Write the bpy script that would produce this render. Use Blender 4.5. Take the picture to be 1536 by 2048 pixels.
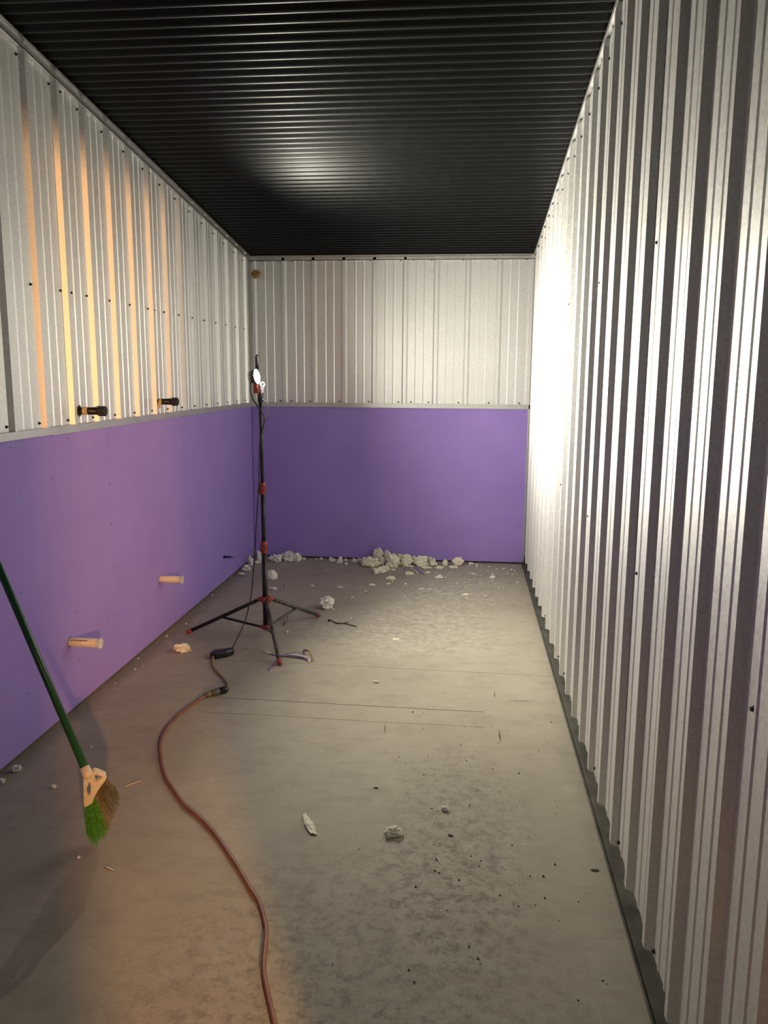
import bpy, bmesh, math, random
from mathutils import Vector, Matrix, noise

for o in list(bpy.data.objects):
    bpy.data.objects.remove(o, do_unlink=True)
scene = bpy.context.scene
COL = scene.collection

# ------------------------------------------------------------------ room size (metres)
W, L = 2.1827, 6.3178            # left wall x=0, right wall x=W, end wall y=L
HB, SL = 2.3612, -0.1071         # ceiling height at the end wall and its slope along y
SP = 0.23477                     # rib pitch of the wall sheets
HP = 1.2192                      # height of the purple board
YF = -3.3                        # where the room is left open, behind the camera
def ceil_z(y): return HB + SL * (y - L)

# ------------------------------------------------------------------ camera
F_PX = 1621.04
yaw, pitch, roll = 0.10042, -0.16771, 0.00671
fw = Vector((-math.sin(yaw)*math.cos(pitch), math.cos(yaw)*math.cos(pitch), math.sin(pitch)))
rt = Vector((math.cos(yaw), math.sin(yaw), 0)); up = rt.cross(fw)
r2 = rt*math.cos(roll) + up*math.sin(roll); u2 = -rt*math.sin(roll) + up*math.cos(roll)
cam_d = bpy.data.cameras.new('camera'); cam = bpy.data.objects.new('camera', cam_d); COL.objects.link(cam)
M3 = Matrix((r2, u2, -fw)).transposed()
cam.matrix_world = Matrix.Translation((1.6959, 0, 1.4693)) @ M3.to_4x4()
cam_d.sensor_fit = 'HORIZONTAL'; cam_d.sensor_width = 36; cam_d.lens = F_PX*36/1536
cam_d.clip_start = 0.02; cam_d.clip_end = 100
scene.camera = cam

# ------------------------------------------------------------------ world, warm lamp of the next room, exposure
LED_STRENGTH = 6400.0
LED_COLOR = (1.0, 0.945, 0.79)
WARM_W = 1180.0
world = bpy.data.worlds.new('world'); scene.world = world; world.use_nodes = True
bg = world.node_tree.nodes['Background']; bg.inputs[0].default_value = (0.9, 0.88, 0.8, 1); bg.inputs[1].default_value = 0.26
wl = bpy.data.lights.new('next_room_bulb', 'POINT'); wl.energy = WARM_W; wl.color = (1.0, 0.48, 0.17); wl.shadow_soft_size = 0.06
wlo = bpy.data.objects.new('next_room_bulb', wl); wlo.location = (3.30, -2.80, 1.50); COL.objects.link(wlo)
vs = scene.view_settings
vs.view_transform = 'Standard'; vs.look = 'None'; vs.gamma = 1.0; vs.use_curve_mapping = False
vs.exposure = 0.0

# ------------------------------------------------------------------ materials
def newmat(name, color, rough=0.6, metal=0.0, spec=None):
    m = bpy.data.materials.new(name); m.use_nodes = True
    b = m.node_tree.nodes['Principled BSDF']
    b.inputs['Base Color'].default_value = (*color, 1); b.inputs['Roughness'].default_value = rough
    b.inputs['Metallic'].default_value = metal
    if spec is not None: b.inputs['Specular IOR Level'].default_value = spec
    return m, m.node_tree.nodes, m.node_tree.links, b
def coords(N): return N.new('ShaderNodeNewGeometry').outputs['Position']
def nz(N, Lk, vec, scale, detail=4, rough=0.55):
    n = N.new('ShaderNodeTexNoise'); n.inputs['Scale'].default_value = scale
    n.inputs['Detail'].default_value = detail; n.inputs['Roughness'].default_value = rough
    Lk.new(vec, n.inputs['Vector']); return n.outputs['Fac']
def ramp(N, Lk, fac, stops):
    r = N.new('ShaderNodeValToRGB'); Lk.new(fac, r.inputs[0])
    e = r.color_ramp.elements
    while len(e) < len(stops): e.new(0.5)
    for k, (p_, c) in enumerate(stops):
        e[k].position = p_; e[k].color = (*c, 1) if len(c) == 3 else c
    return r.outputs[0]
def mix(N, Lk, fac, a, b, mode='MIX'):
    m = N.new('ShaderNodeMix'); m.data_type = 'RGBA'; m.blend_type = mode
    if isinstance(fac, float): m.inputs[0].default_value = fac
    else: Lk.new(fac, m.inputs[0])
    for s, v in ((6, a), (7, b)):
        if isinstance(v, tuple): m.inputs[s].default_value = (*v, 1)
        else: Lk.new(v, m.inputs[s])
    return m.outputs[2]
def bump(N, Lk, b, h, strength, dist):
    n = N.new('ShaderNodeBump'); n.inputs['Strength'].default_value = strength; n.inputs['Distance'].default_value = dist
    Lk.new(h, n.inputs['Height']); Lk.new(n.outputs[0], b.inputs['Normal'])
def mmath(N, Lk, op, a, b_=None):
    m = N.new('ShaderNodeMath'); m.operation = op
    for i, v in enumerate((a, b_)):
        if v is None: continue
        if isinstance(v, (int, float)): m.inputs[i].default_value = v
        else: Lk.new(v, m.inputs[i])
    return m.outputs[0]

MAT = {}
def simple(key, color, rough=0.6, metal=0.0, var=0.12, scale=30.0, bumpd=0.0):
    m, N, Lk, b = newmat(key, color, rough, metal)
    P = coords(N)
    f = nz(N, Lk, P, scale)
    dk = tuple(max(0, c*(1-var*1.6)) for c in color); lt = tuple(min(1, c*(1+var)) for c in color)
    Lk.new(ramp(N, Lk, f, [(0.3, dk), (0.7, lt)]), b.inputs['Base Color'])
    if bumpd: bump(N, Lk, b, f, 0.6, bumpd)
    MAT[key] = m; return m, N, Lk, b

# bare galvalume sheet with its fine spangle
m, N, Lk, b = newmat('galvalume_sheet', (.74, .74, .72), .42, .80)
P = coords(N)
v = N.new('ShaderNodeTexVoronoi'); v.inputs['Scale'].default_value = 170; Lk.new(P, v.inputs['Vector'])
bw = N.new('ShaderNodeRGBToBW'); Lk.new(v.outputs['Color'], bw.inputs[0])
sp_ = bw.outputs[0]
big = nz(N, Lk, P, 3.0, 3)
Lk.new(mix(N, Lk, 0.22, ramp(N, Lk, sp_, [(0.1, (.70, .70, .69)), (0.9, (.86, .86, .85))]), ramp(N, Lk, big, [(0.3, (.73, .725, .70)), (0.7, (.84, .84, .83))])), b.inputs['Base Color'])
rr = N.new('ShaderNodeMapRange'); rr.inputs[3].default_value = .44; rr.inputs[4].default_value = .53
Lk.new(sp_, rr.inputs[0]); Lk.new(rr.outputs[0], b.inputs['Roughness'])
bump(N, Lk, b, nz(N, Lk, P, 420, 2), 0.10, 0.001)
MAT['metal'] = m

simple('trim_metal', (.60, .60, .58), .45, 0.9, .06, 12)
simple('track_metal', (.15, .145, .12), .6, 0.3, .25, 9)
# black corrugated ceiling
m, N, Lk, b = newmat('black_painted_steel', (.003, .0032, .0035), .30, 0.0, .5); b.inputs['IOR'].default_value = 1.31
P = coords(N); f = nz(N, Lk, P, 2.2, 5, .65)
rr = N.new('ShaderNodeMapRange'); rr.inputs[3].default_value = .30; rr.inputs[4].default_value = .42
Lk.new(f, rr.inputs[0]); Lk.new(rr.outputs[0], b.inputs['Roughness'])
f2 = nz(N, Lk, P, 14, 6, .7)
Lk.new(ramp(N, Lk, f2, [(0.5, (.003, .0032, .0035)), (0.80, (.010, .010, .010)), (0.90, (.03, .03, .029))]), b.inputs['Base Color'])
MAT['black_steel'] = m
# purple moisture board: paper face
m, N, Lk, b = newmat('purple_board_paper', (.30, .20, .55), .72, 0.0, .3)
P = coords(N); f = nz(N, Lk, P, 2.5, 6, .6)
c1 = ramp(N, Lk, f, [(0.3, (.330, .228, .625)), (0.7, (.375, .260, .690))])
sp2 = nz(N, Lk, P, 55, 3, .6)
c2 = mix(N, Lk, ramp(N, Lk, sp2, [(0.74, (0, 0, 0)), (0.80, (.35, .35, .35))]), c1, (.43, .33, .70))
mp = N.new('ShaderNodeMapping'); mp.inputs['Scale'].default_value = (1, 1, .2); Lk.new(P, mp.inputs[0])
sc = nz(N, Lk, mp.outputs[0], 9, 6, .7)
Lk.new(mix(N, Lk, ramp(N, Lk, sc, [(0.70, (0, 0, 0)), (0.78, (.25, .25, .25))]), c2, (.48, .41, .70)), b.inputs['Base Color'])
bump(N, Lk, b, nz(N, Lk, P, 300, 2), 0.05, 0.001)
MAT['purple'] = m
simple('gypsum_core', (.62, .60, .56), .9, 0, .08, 60)
# concrete
m, N, Lk, b = newmat('concrete', (.40, .36, .31), .8, 0.0, .35)
P = coords(N)
a1 = nz(N, Lk, P, 1.3, 6, .62); a2 = nz(N, Lk, P, 7.0, 7, .68); a3 = nz(N, Lk, P, 240, 2, .6)
c1 = ramp(N, Lk, a1, [(0.28, (.335, .298, .232)), (0.5, (.400, .360, .282)), (0.72, (.440, .400, .318))])
c2 = mix(N, Lk, ramp(N, Lk, a2, [(0.34, (.40, .40, .40)), (0.5, (0, 0, 0))]), c1, (.265, .230, .175))
c3 = mix(N, Lk, ramp(N, Lk, a2, [(0.60, (0, 0, 0)), (0.74, (.55, .55, .55))]), c2, (.54, .51, .46))
# trodden dirt in a band up the middle, dusty wash near the far right
sx = N.new('ShaderNodeSeparateXYZ'); Lk.new(P, sx.inputs[0])
def blob(cx, cy, rx, ry):
    dx = mmath(N, Lk, 'DIVIDE', mmath(N, Lk, 'SUBTRACT', sx.outputs[0], cx), rx)
    dy = mmath(N, Lk, 'DIVIDE', mmath(N, Lk, 'SUBTRACT', sx.outputs[1], cy), ry)
    d = mmath(N, Lk, 'ADD', mmath(N, Lk, 'MULTIPLY', dx, dx), mmath(N, Lk, 'MULTIPLY', dy, dy))
    return mmath(N, Lk, 'MAXIMUM', mmath(N, Lk, 'SUBTRACT', 1.0, d), 0.0)
d1 = nz(N, Lk, P, 24, 9, .80)
dirt = mmath(N, Lk, 'MULTIPLY', ramp(N, Lk, d1, [(0.47, (0, 0, 0)), (0.62, (1, 1, 1))]), mmath(N, Lk, 'ADD', blob(1.70, 2.45, .28, .75), blob(1.45, 1.6, .7, .9)))
c4 = mix(N, Lk, mmath(N, Lk, 'MULTIPLY', dirt, .85), c3, (.15, .125, .10))
d2 = nz(N, Lk, P, 22, 8, .78)
dust = mmath(N, Lk, 'MULTIPLY', ramp(N, Lk, d2, [(0.45, (0, 0, 0)), (0.64, (1, 1, 1))]), mmath(N, Lk, 'ADD', blob(1.62, 5.35, .5, .75), blob(1.35, 4.55, .75, .6)))
c5 = mix(N, Lk, mmath(N, Lk, 'MULTIPLY', dust, .75), c4, (.66, .64, .58))
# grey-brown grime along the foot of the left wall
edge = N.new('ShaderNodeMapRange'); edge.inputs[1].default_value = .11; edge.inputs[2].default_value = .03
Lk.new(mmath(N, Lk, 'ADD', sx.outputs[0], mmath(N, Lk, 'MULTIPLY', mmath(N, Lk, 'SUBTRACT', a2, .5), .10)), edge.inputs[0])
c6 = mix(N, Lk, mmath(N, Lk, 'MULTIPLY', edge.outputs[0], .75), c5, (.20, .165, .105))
mp = N.new('ShaderNodeMapping'); mp.inputs['Scale'].default_value = (1, 3, 1); mp.inputs['Rotation'].default_value = (0, 0, .12); Lk.new(P, mp.inputs[0])
st = nz(N, Lk, mp.outputs[0], 5.5, 8, .74)
c6 = mix(N, Lk, ramp(N, Lk, st, [(0.36, (.34, .34, .34)), (0.48, (0, 0, 0))]), c6, (.27, .225, .165))
c6 = mix(N, Lk, ramp(N, Lk, st, [(0.60, (0, 0, 0)), (0.72, (.38, .38, .38))]), c6, (.52, .485, .41))
c7 = mix(N, Lk, 0.12, c6, ramp(N, Lk, a3, [(0.3, (.1, .09, .08)), (0.7, (.7, .66, .6))]))
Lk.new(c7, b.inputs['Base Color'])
rgh = N.new('ShaderNodeMapRange'); rgh.inputs[3].default_value = .62; rgh.inputs[4].default_value = .88
Lk.new(a1, rgh.inputs[0]); Lk.new(rgh.outputs[0], b.inputs['Roughness'])
bump(N, Lk, b, mmath(N, Lk, 'ADD', a2, mmath(N, Lk, 'MULTIPLY', a3, .25)), 0.25, 0.004)
MAT['concrete'] = m
# trowelled patch: rougher, paler
m2 = m.copy(); m2.name = 'concrete_patch'; MAT['patch'] = m2
simple('joint_dirt', (.07, .06, .05), .95, 0, .3, 40)
simple('sheathing', (.10, .075, .05), .9, 0, .3, 8)
simple('sill_wood', (.12, .085, .05), .9, 0, .3, 20)
simple('screw_dark', (.035, .033, .032), .5, .5, .1, 80)
simple('screw_hole', (.07, .05, .09), .7, 0, .2, 80)
simple('black_plastic', (.018, .018, .018), .42, 0, .2, 40)
simple('black_tube', (.022, .021, .021), .38, .3, .35, 55)
simple('dusty_tube', (.11, .095, .08), .55, .2, .5, 45)
simple('red_plastic', (.30, .045, .03), .45, 0, .2, 30)
simple('chrome', (.75, .74, .72), .2, 1.0, .05, 30)
simple('abs_black', (.02, .018, .016), .4, 0, .3, 40)
simple('mask_tape', (.66, .52, .32), .8, 0, .12, 60)
simple('pvc_cream', (.78, .65, .51), .38, 0, .05, 20)
simple('pvc_print', (.12, .09, .08), .6, 0, .3, 60)
simple('clear_film', (.80, .80, .82), .15, 0, .05, 60)
simple('blue_stub', (.03, .03, .22), .4, 0, .1, 30)
simple('rust_foam', (.36, .19, .06), .85, 0, .45, 90, .004)
simple('white_foam', (.86, .84, .78), .85, 0, .10, 70, .002)
simple('cream_foam', (.86, .82, .66), .85, 0, .14, 70, .002)
simple('purple_paper', (.24, .15, .42), .75, 0, .2, 60)
simple('paper_back', (.62, .58, .52), .85, 0, .1, 60)
simple('tan_kraft', (.36, .29, .15), .85, 0, .15, 60)
simple('tan_cable', (.42, .31, .12), .5, 0, .15, 50)
simple('orange_cable', (.22, .085, .045), .5, 0, .15, 25)
simple('grey_plug', (.13, .125, .10), .5, 0, .3, 60)
simple('dark_chip', (.05, .04, .03), .8, 0, .3, 60)
simple('broom_green', (.012, .085, .025), .28, 0, .1, 15)
simple('broom_cap', (.74, .63, .48), .45, 0, .08, 40)
simple('bristle_green', (.07, .28, .03), .45, 0, .35, 120)
simple('bristle_blur', (.20, .17, .085), .55, 0, .35, 120)  # brown tone imitates the motion blur of green bristles
# the LED lens: it gives off the light
m = bpy.data.materials.new('led_lens'); m.use_nodes = True
N = m.node_tree.nodes; N.clear()
em = N.new('ShaderNodeEmission'); em.inputs[0].default_value = (*LED_COLOR, 1); em.inputs[1].default_value = LED_STRENGTH
ou = N.new('ShaderNodeOutputMaterial'); m.node_tree.links.new(em.outputs[0], ou.inputs[0])
MAT['led'] = m

# ------------------------------------------------------------------ mesh helpers
class MB:
    def __init__(s): s.v = []; s.f = []
    def add(s, vs_, fs_):
        k = len(s.v); s.v += [tuple(q) for q in vs_]; s.f += [tuple(i+k for i in f) for f in fs_]
    def box(s, x0, x1, y0, y1, z0, z1):
        s.add([(x0,y0,z0),(x1,y0,z0),(x1,y1,z0),(x0,y1,z0),(x0,y0,z1),(x1,y0,z1),(x1,y1,z1),(x0,y1,z1)],
              [(0,3,2,1),(4,5,6,7),(0,1,5,4),(1,2,6,5),(2,3,7,6),(3,0,4,7)])
    def tube(s, pts, r, seg=8, cap=True):
        pts = [Vector(q) for q in pts]; n = len(pts)
        rs = r if isinstance(r, (list, tuple)) else [r]*n
        tans = []
        for i in range(n):
            t = pts[min(i+1, n-1)] - pts[max(i-1, 0)]
            tans.append(t.normalized() if t.length > 1e-9 else Vector((0, 0, 1)))
        ref = Vector((0, 0, 1)) if abs(tans[0].z) < .9 else Vector((1, 0, 0))
        a = tans[0].cross(ref).normalized(); vs_ = []; fs_ = []
        for i in range(n):
            a = (a - tans[i]*a.dot(tans[i])).normalized(); bb = tans[i].cross(a)
            for k in range(seg):
                th = 2*math.pi*k/seg
                vs_.append(pts[i] + (a*math.cos(th) + bb*math.sin(th))*rs[i])
        for i in range(n-1):
            for k in range(seg):
                fs_.append((i*seg+k, i*seg+(k+1) % seg, (i+1)*seg+(k+1) % seg, (i+1)*seg+k))
        if cap: fs_ += [tuple(reversed(range(seg))), tuple((n-1)*seg+k for k in range(seg))]
        s.add(vs_, fs_)
    def build(s, name, mat, parent=None, smooth=False, loc=None):
        me = bpy.data.meshes.new(name); me.from_pydata(s.v, [], s.f); me.update()
        bm = bmesh.new(); bm.from_mesh(me); bmesh.ops.recalc_face_normals(bm, faces=bm.faces); bm.to_mesh(me); bm.free()
        if smooth: me.polygons.foreach_set('use_smooth', [True]*len(me.polygons))
        me.materials.append(MAT[mat]); return put(name, me, parent, loc)
def put(name, me, parent=None, loc=None):
    o = bpy.data.objects.new(name, me); COL.objects.link(o)
    if parent is not None: o.parent = parent
    if loc is not None: o.location = loc
    return o
def tag(o, label=None, cat=None, group=None, kind=None):
    if label: o['label'] = label
    if cat: o['category'] = cat
    if group: o['group'] = group
    if kind: o['kind'] = kind
    return o
def empty(name, loc=(0, 0, 0)):
    o = bpy.data.objects.new(name, None); COL.objects.link(o); o.location = loc; o.empty_display_size = .1
    return o
def spline(pts, n=8):
    pts = [Vector(q) for q in pts]; out = []
    for i in range(len(pts)-1):
        p0 = pts[max(i-1, 0)]; p1 = pts[i]; p2 = pts[i+1]; p3 = pts[min(i+2, len(pts)-1)]
        for k in range(n):
            t = k/n
            out.append(.5*((2*p1)+(p2-p0)*t+(2*p0-5*p1+4*p2-p3)*t*t+(3*p1-p0-3*p2+p3)*t**3))
    out.append(pts[-1]); return out

# ------------------------------------------------------------------ floor: slabs with open joints
fb = MB(); fb.box(-.10, W+.12, YF, L+.12, -.14, -.016)
floor = tag(fb.build('floor', 'joint_dirt'), 'dusty grey concrete floor littered with foam', None, None, 'structure')
def wavy(x, base, seed):
    return base + .006*noise.noise(Vector((x*2.3, seed, 0))) + .002*noise.noise(Vector((x*17, seed, 5)))
J1 = lambda x: wavy(x, 3.925 - .03*max(0, x-1.0)/1.1, 1.3)
J2 = lambda x: wavy(x, 5.474, 7.7)
T1 = lambda x: wavy(x, 3.452 - .03*min(1, max(0, (x-.35)/1.2)), 3.1)
T0 = lambda x: wavy(x, 3.272 - .016*max(0, (x-.9))/1.0, 4.4)
PX0, PX1 = .55, 1.80
def strip(name, xs, lo, hi, mat='concrete', top=0.0, parent=floor):
    mb = MB(); n = len(xs); vs_ = []; fs_ = []
    for x in xs:
        vs_ += [(x, lo(x), top), (x, hi(x), top), (x, lo(x), -.015), (x, hi(x), -.015)]
    for i in range(n-1):
        a = 4*i; c = 4*(i+1)
        fs_ += [(a, c, c+1, a+1), (a, a+2, c+2, c), (a+1, c+1, c+3, a+3)]
    fs_ += [(0, 1, 3, 2), (4*n-4, 4*n-2, 4*n-1, 4*n-3)]
    mb.add(vs_, fs_); return mb.build(name, mat, parent)
def xr(a, b_, n=28): return [a+(b_-a)*i/n for i in range(n+1)]
G = .0016
strip('concrete_slab', xr(-.05, W+.05), lambda x: J2(x)+.0008, lambda x: L+.06)
strip('concrete_slab', xr(-.05, W+.05, 40), lambda x: J1(x)+.0014, lambda x: J2(x)-.0008)
strip('concrete_slab', xr(-.05, W+.05, 40), lambda x: T1(min(max(x, PX0), PX1)), lambda x: J1(x)-.0014)
strip('concrete_slab', xr(-.05, PX0, 6), lambda x: T0(PX0), lambda x: T1(PX0))
strip('concrete_slab', xr(PX1, W+.05, 6), lambda x: T0(PX1), lambda x: T1(PX1))
strip('concrete_slab', xr(-.05, W+.05, 40), lambda x: YF, lambda x: T0(min(max(x, PX0), PX1)))
strip('patched_trench', xr(PX0+.0002, PX1-.0002, 30), lambda x: T0(x)+.0052, lambda x: T1(x)-.0026, 'patch', -.0010)
for (x0, y0, x1, y1, w) in [(1.380, 3.262, 1.387, 3.147, .004), (1.857, 3.672, 1.855, 3.575, .004), (1.861, 3.250, 1.864, 3.113, .006), (1.924, 3.563, 2.037, 3.566, .004)]:
    mb = MB(); d = Vector((x1-x0, y1-y0, 0)).normalized(); nn = Vector((-d.y, d.x, 0))*w/2
    A, B = Vector((x0, y0, 0)), Vector((x1, y1, 0)); mid = (A+B)/2
    ring = [A, mid-nn, B, mid+nn]
    mb.add([q+Vector((0, 0, .0006)) for q in ring]+[q-Vector((0, 0, .004)) for q in ring], [(0, 1, 2, 3), (7, 6, 5, 4), (0, 4, 5, 1), (1, 5, 6, 2), (2, 6, 7, 3), (3, 7, 4, 0)])
    mb.build('saw_cut', 'joint_dirt', floor)

# ------------------------------------------------------------------ ribbed wall sheets
RIBW = .046
def profile(a, b_, r0):
    """(along, height) outline between a and b of a sheet whose ribs start at r0 + k*SP"""
    pts = []
    k0 = int(math.floor((a-r0)/SP))-1; k1 = int(math.ceil((b_-r0)/SP))+1
    for k in range(k0, k1+1):
        y = r0+k*SP
        pts += [(y, 0), (y+.012, .019), (y+.034, .019), (y+.046, 0)]
        for t in (1/3, 2/3):
            c = y+RIBW+(SP-RIBW)*t
            pts += [(c-.010, 0), (c-.0045, .0030), (c+.0045, .0030), (c+.010, 0)]
    out = []
    def h_at(q):
        for (p0, h0), (p1, h1) in zip(pts, pts[1:]):
            if p0 <= q <= p1: return h0+(h1-h0)*(q-p0)/(p1-p0)
        return 0
    out.append((a, h_at(a))); out += [q for q in pts if a < q[0] < b_]; out.append((b_, h_at(b_)))
    return out
def sheet(axis, a, b_, r0, z0, ztop, off, parent, name='ribbed_sheet'):
    pr = profile(a, b_, r0); vs_ = []; fs_ = []
    for (q, h) in pr:
        h += off
        for z in (z0, ztop(q)):
            if axis == 'L': vs_.append((h, q, z))
            elif axis == 'R': vs_.append((W-h, q, z))
            else: vs_.append((q, L-h, z))
    for i in range(len(pr)-1): fs_.append((2*i, 2*i+2, 2*i+3, 2*i+1))
    mb = MB(); mb.add(vs_, fs_); return mb.build(name, 'metal', parent)

screw_me = None
def make_screw_mesh():
    mb = MB()
    mb.tube([(0, 0, 0), (0, 0, .0012)], .0062, 8)       # washer
    mb.tube([(0, 0, .0012), (0, 0, .0060)], .0042, 6)   # hex head
    o = mb.build('sheet_screw', 'screw_dark'); me = o.data; bpy.data.objects.remove(o); return me
screw_me = make_screw_mesh()
dw_mb = MB(); dw_mb.tube([(0, 0, -.002), (0, 0, .0004)], .0035, 8)
o = dw_mb.build('board_screw', 'screw_hole'); dw_me = o.data; bpy.data.objects.remove(o)
ROT = {'L': (0, math.pi/2, 0), 'R': (0, -math.pi/2, 0), 'B': (math.pi/2, 0, 0)}
def screw(axis, q, z, parent, me=None, name='sheet_screw', off=.0008):
    o = put(name, me or screw_me, parent)
    o.location = {'L': (off, q, z), 'R': (W-off, q, z), 'B': (q, L-off, z)}[axis]
    o.rotation_euler = ROT[axis]
    return o

# left wall
mb = MB(); mb.box(-.10, -.035, YF, L+.10, -.01, 3.45)
wall_left = tag(mb.build('wall_left', 'sheathing'), 'left wall of ribbed bare steel above purple board', None, None, 'structure')
RL0 = 3.0895+.016
laps = [YF] + [RL0+SP*(1+4*k)-.004 for k in range(-7, 4) if YF+.3 < RL0+SP*(1+4*k) < L-.1] + [L-.004]
TRZ = HP+.030
for i in range(len(laps)-1):
    sheet('L', laps[i], laps[i+1]+(.034 if i < len(laps)-2 else 0), RL0, TRZ+.0005, lambda q: ceil_z(q)-.012, .0010*(i % 2), wall_left)
for k in range(-3, 14):
    y = 3.0895+SP*k
    if y < 2.4: continue
    for z in (TRZ+.020, 1.806): screw('L', y, z, wall_left)
    screw('L', y, ceil_z(y)-.075, wall_left)
    if (k-1) % 4 == 0:
        for z in (1.806, ceil_z(y)-.075): screw('L', y+.093, z, wall_left)
# right wall, with the doorway beside the camera
mb = MB(); DJ0, DJ1, DH = -.96, -.23, 1.81
mb.box(W+.035, W+.10, DJ1, L+.10, -.01, 3.45); mb.box(W+.035, W+.10, YF, DJ0, -.01, 3.45); mb.box(W+.035, W+.10, DJ0, DJ1, DH, 3.45)
wall_right = tag(mb.build('wall_right', 'sheathing'), 'right wall of tall ribbed bare steel sheets reaching the floor', None, None, 'structure')
RR0 = 2.318; ZB = .066
laps = [RR0+SP*4*k-.004 for k in range(-2, 5)]
laps = [DJ1] + laps + [L-.004]
for i in range(len(laps)-1):
    sheet('R', laps[i], laps[i+1]+(.034 if i < len(laps)-2 else 0), RR0, ZB+.004*((i*7) % 3-1), lambda q: ceil_z(q)-.006, .0010*(i % 2), wall_right)
sheet('R', YF, DJ0, RR0, ZB, lambda q: ceil_z(q)-.006, 0, wall_right)
sheet('R', DJ0, DJ1, RR0, DH, lambda q: ceil_z(q)-.006, 0, wall_right)
mb = MB(); mb.box(W-.012, W+.10, DJ0-.012, DJ0, 0, DH+.012); mb.box(W-.012, W+.10, DJ1, DJ1+.012, 0, DH+.012); mb.box(W-.012, W+.10, DJ0, DJ1, DH, DH+.012)
tag(mb.build('door_1', 'trim_metal'), 'steel jamb around the doorway in the right wall', None, None, 'structure')
for k in range(-1, 5):
    for z in (.926, 1.815): screw('R', RR0+SP*4*k-.05, z, wall_right)
for k in range(-6, 17):
    y = RR0+SP*k-.018
    screw('R', y, ceil_z(y)-.085, wall_right)
    if k % 4 == 2 or k % 7 == 0: screw('R', y, ZB+.02, wall_right)
# end wall
mb = MB(); mb.box(-.10, W+.10, L+.035, L+.10, -.01, 2.6)
wall_back = tag(mb.build('wall_back', 'sheathing'), 'end wall of ribbed bare steel above purple board', None, None, 'structure')
RB0 = .7036+.016
laps = [.004] + [RB0+SP*k-.004 for k in (-2, 2)] + [W-.004]
for i in range(len(laps)-1):
    sheet('B', laps[i], laps[i+1]+(.034 if i < len(laps)-2 else 0), RB0, TRZ+.0005, lambda q: HB-.012, .0010*(i % 2), wall_back)
for k in range(-2, 7):
    x = .7036+SP*k
    if x > W-.04: continue
    screw('B', x, 2.322, wall_back); screw('B', x-.01*max(0, k)/3, 1.262, wall_back)
    if k in (-2, 2):
        screw('B', x+.10, 2.322, wall_back); screw('B', x+.09, 1.262, wall_back)
screw('B', .10, 2.322, wall_back)
# purple board sheets
SEAM = 3.706
def board(parent, x0, x1, y0, y1, z0, z1, n=(1, 0)):
    mb = MB(); mb.box(x0, x1, y0, y1, z0, z1); o = mb.build('drywall_sheet', 'purple', parent)
    bv = o.modifiers.new('edge', 'BEVEL'); bv.width = .0012; bv.segments = 1
    return o
for (a, c) in [(YF, 1.27), (1.272, SEAM-.0006), (SEAM+.0006, L-.002)]:
    board(wall_left, -.015, .001, a, c, .010, HP)
board(wall_back, .003, W-.012, L-.001, L+.015, .016, HP)
mb = MB(); mb.box(-.034, -.016, YF, L, 0, .11); mb.build('sill_plate', 'sill_wood', wall_left)
mb = MB(); mb.box(.0, W, L+.016, L+.034, 0, .11); mb.build('sill_plate', 'sill_wood', wall_back)
for (y, z) in [(3.693, .746), (3.699, .752), (3.705, .939), (3.696, .945), (3.168, 1.038), (3.713, .526), (3.703, .53), (3.308, .659), (3.304, .429), (2.876, .631), (2.87, 1.192), (3.314, 1.194), (4.164, 1.200), (3.70, 1.165), (3.716, 1.148),
               (4.583, .43), (4.92, .82), (4.92, .43), (5.35, .82), (5.35, .43), (5.78, .82), (5.78, .43), (4.92, 1.195), (5.78, 1.195), (3.70, .30), (3.716, .29), (3.3, .21), (2.876, .22)]:
    screw('L', y, z, wall_left, dw_me, 'board_screw', .001)
for (x, z) in [(.964, 1.192), (1.373, 1.195), (1.785, 1.197), (2.13, 1.198), (.545, .60), (.545, .575), (1.374, .597), (1.016, .33), (1.386, .338), (.747, .902), (1.458, .776), (1.80, .60), (2.12, .62), (2.12, .30), (1.80, .33), (.55, 1.192), (.96, .62)]:
    screw('B', x, z, wall_back, dw_me, 'board_screw', .001)

# ------------------------------------------------------------------ trims
def trim(n, mb, label, mat='trim_metal'):
    return tag(mb.build('trim_%d' % n, mat), label, None, None, 'structure')
mb = MB()                         # ledge trim on the left board: two lengths that lap
mb.box(0, .0205, SEAM-.55, L-.021, HP-.002, TRZ)
trim(1, mb, 'grey steel ledge trim above the purple board on the left wall')
mb = MB(); mb.box(.0005, .0220, YF, SEAM-.55, HP+.001, TRZ+.0004); trim(2, mb, 'near length of grey ledge trim on the left wall')
mb = MB(); mb.box(.0, W-.020, L-.0205, L, HP-.002, TRZ); trim(3, mb, 'grey steel ledge trim above the purple board on the end wall')
def slope_trim(x0, x1, drop0, drop1, y0=YF, y1=L):
    mb = MB(); vs_ = []
    for y in (y0, y1):
        z = ceil_z(y); vs_ += [(x0, y, z-drop0), (x1, y, z-drop0), (x1, y, z-drop1), (x0, y, z-drop1)]
    mb.add(vs_, [(0, 1, 2, 3), (7, 6, 5, 4), (0, 4, 5, 1), (1, 5, 6, 2), (2, 6, 7, 3), (3, 7, 4, 0)]); return mb
mb = slope_trim(0, .021, .046, .042); m2 = slope_trim(0, .004, .046, .002); mb.add(m2.v, m2.f); m2 = slope_trim(.0, .021, .003, .0); mb.add(m2.v, m2.f)
m2 = slope_trim(.017, .021, .046, .026); mb.add(m2.v, m2.f)
trim(4, mb, 'grey steel channel trim between left wall and black ceiling')
mb = MB(); mb.box(.0, W, L-.020, L, HB-.040, HB-.036); mb.box(0, W, L-.020, L-.017, HB-.040, HB-.016); mb.box(0, W, L-.004, L, HB-.04, HB)
trim(5, mb, 'grey steel channel trim between end wall and black ceiling')
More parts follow.
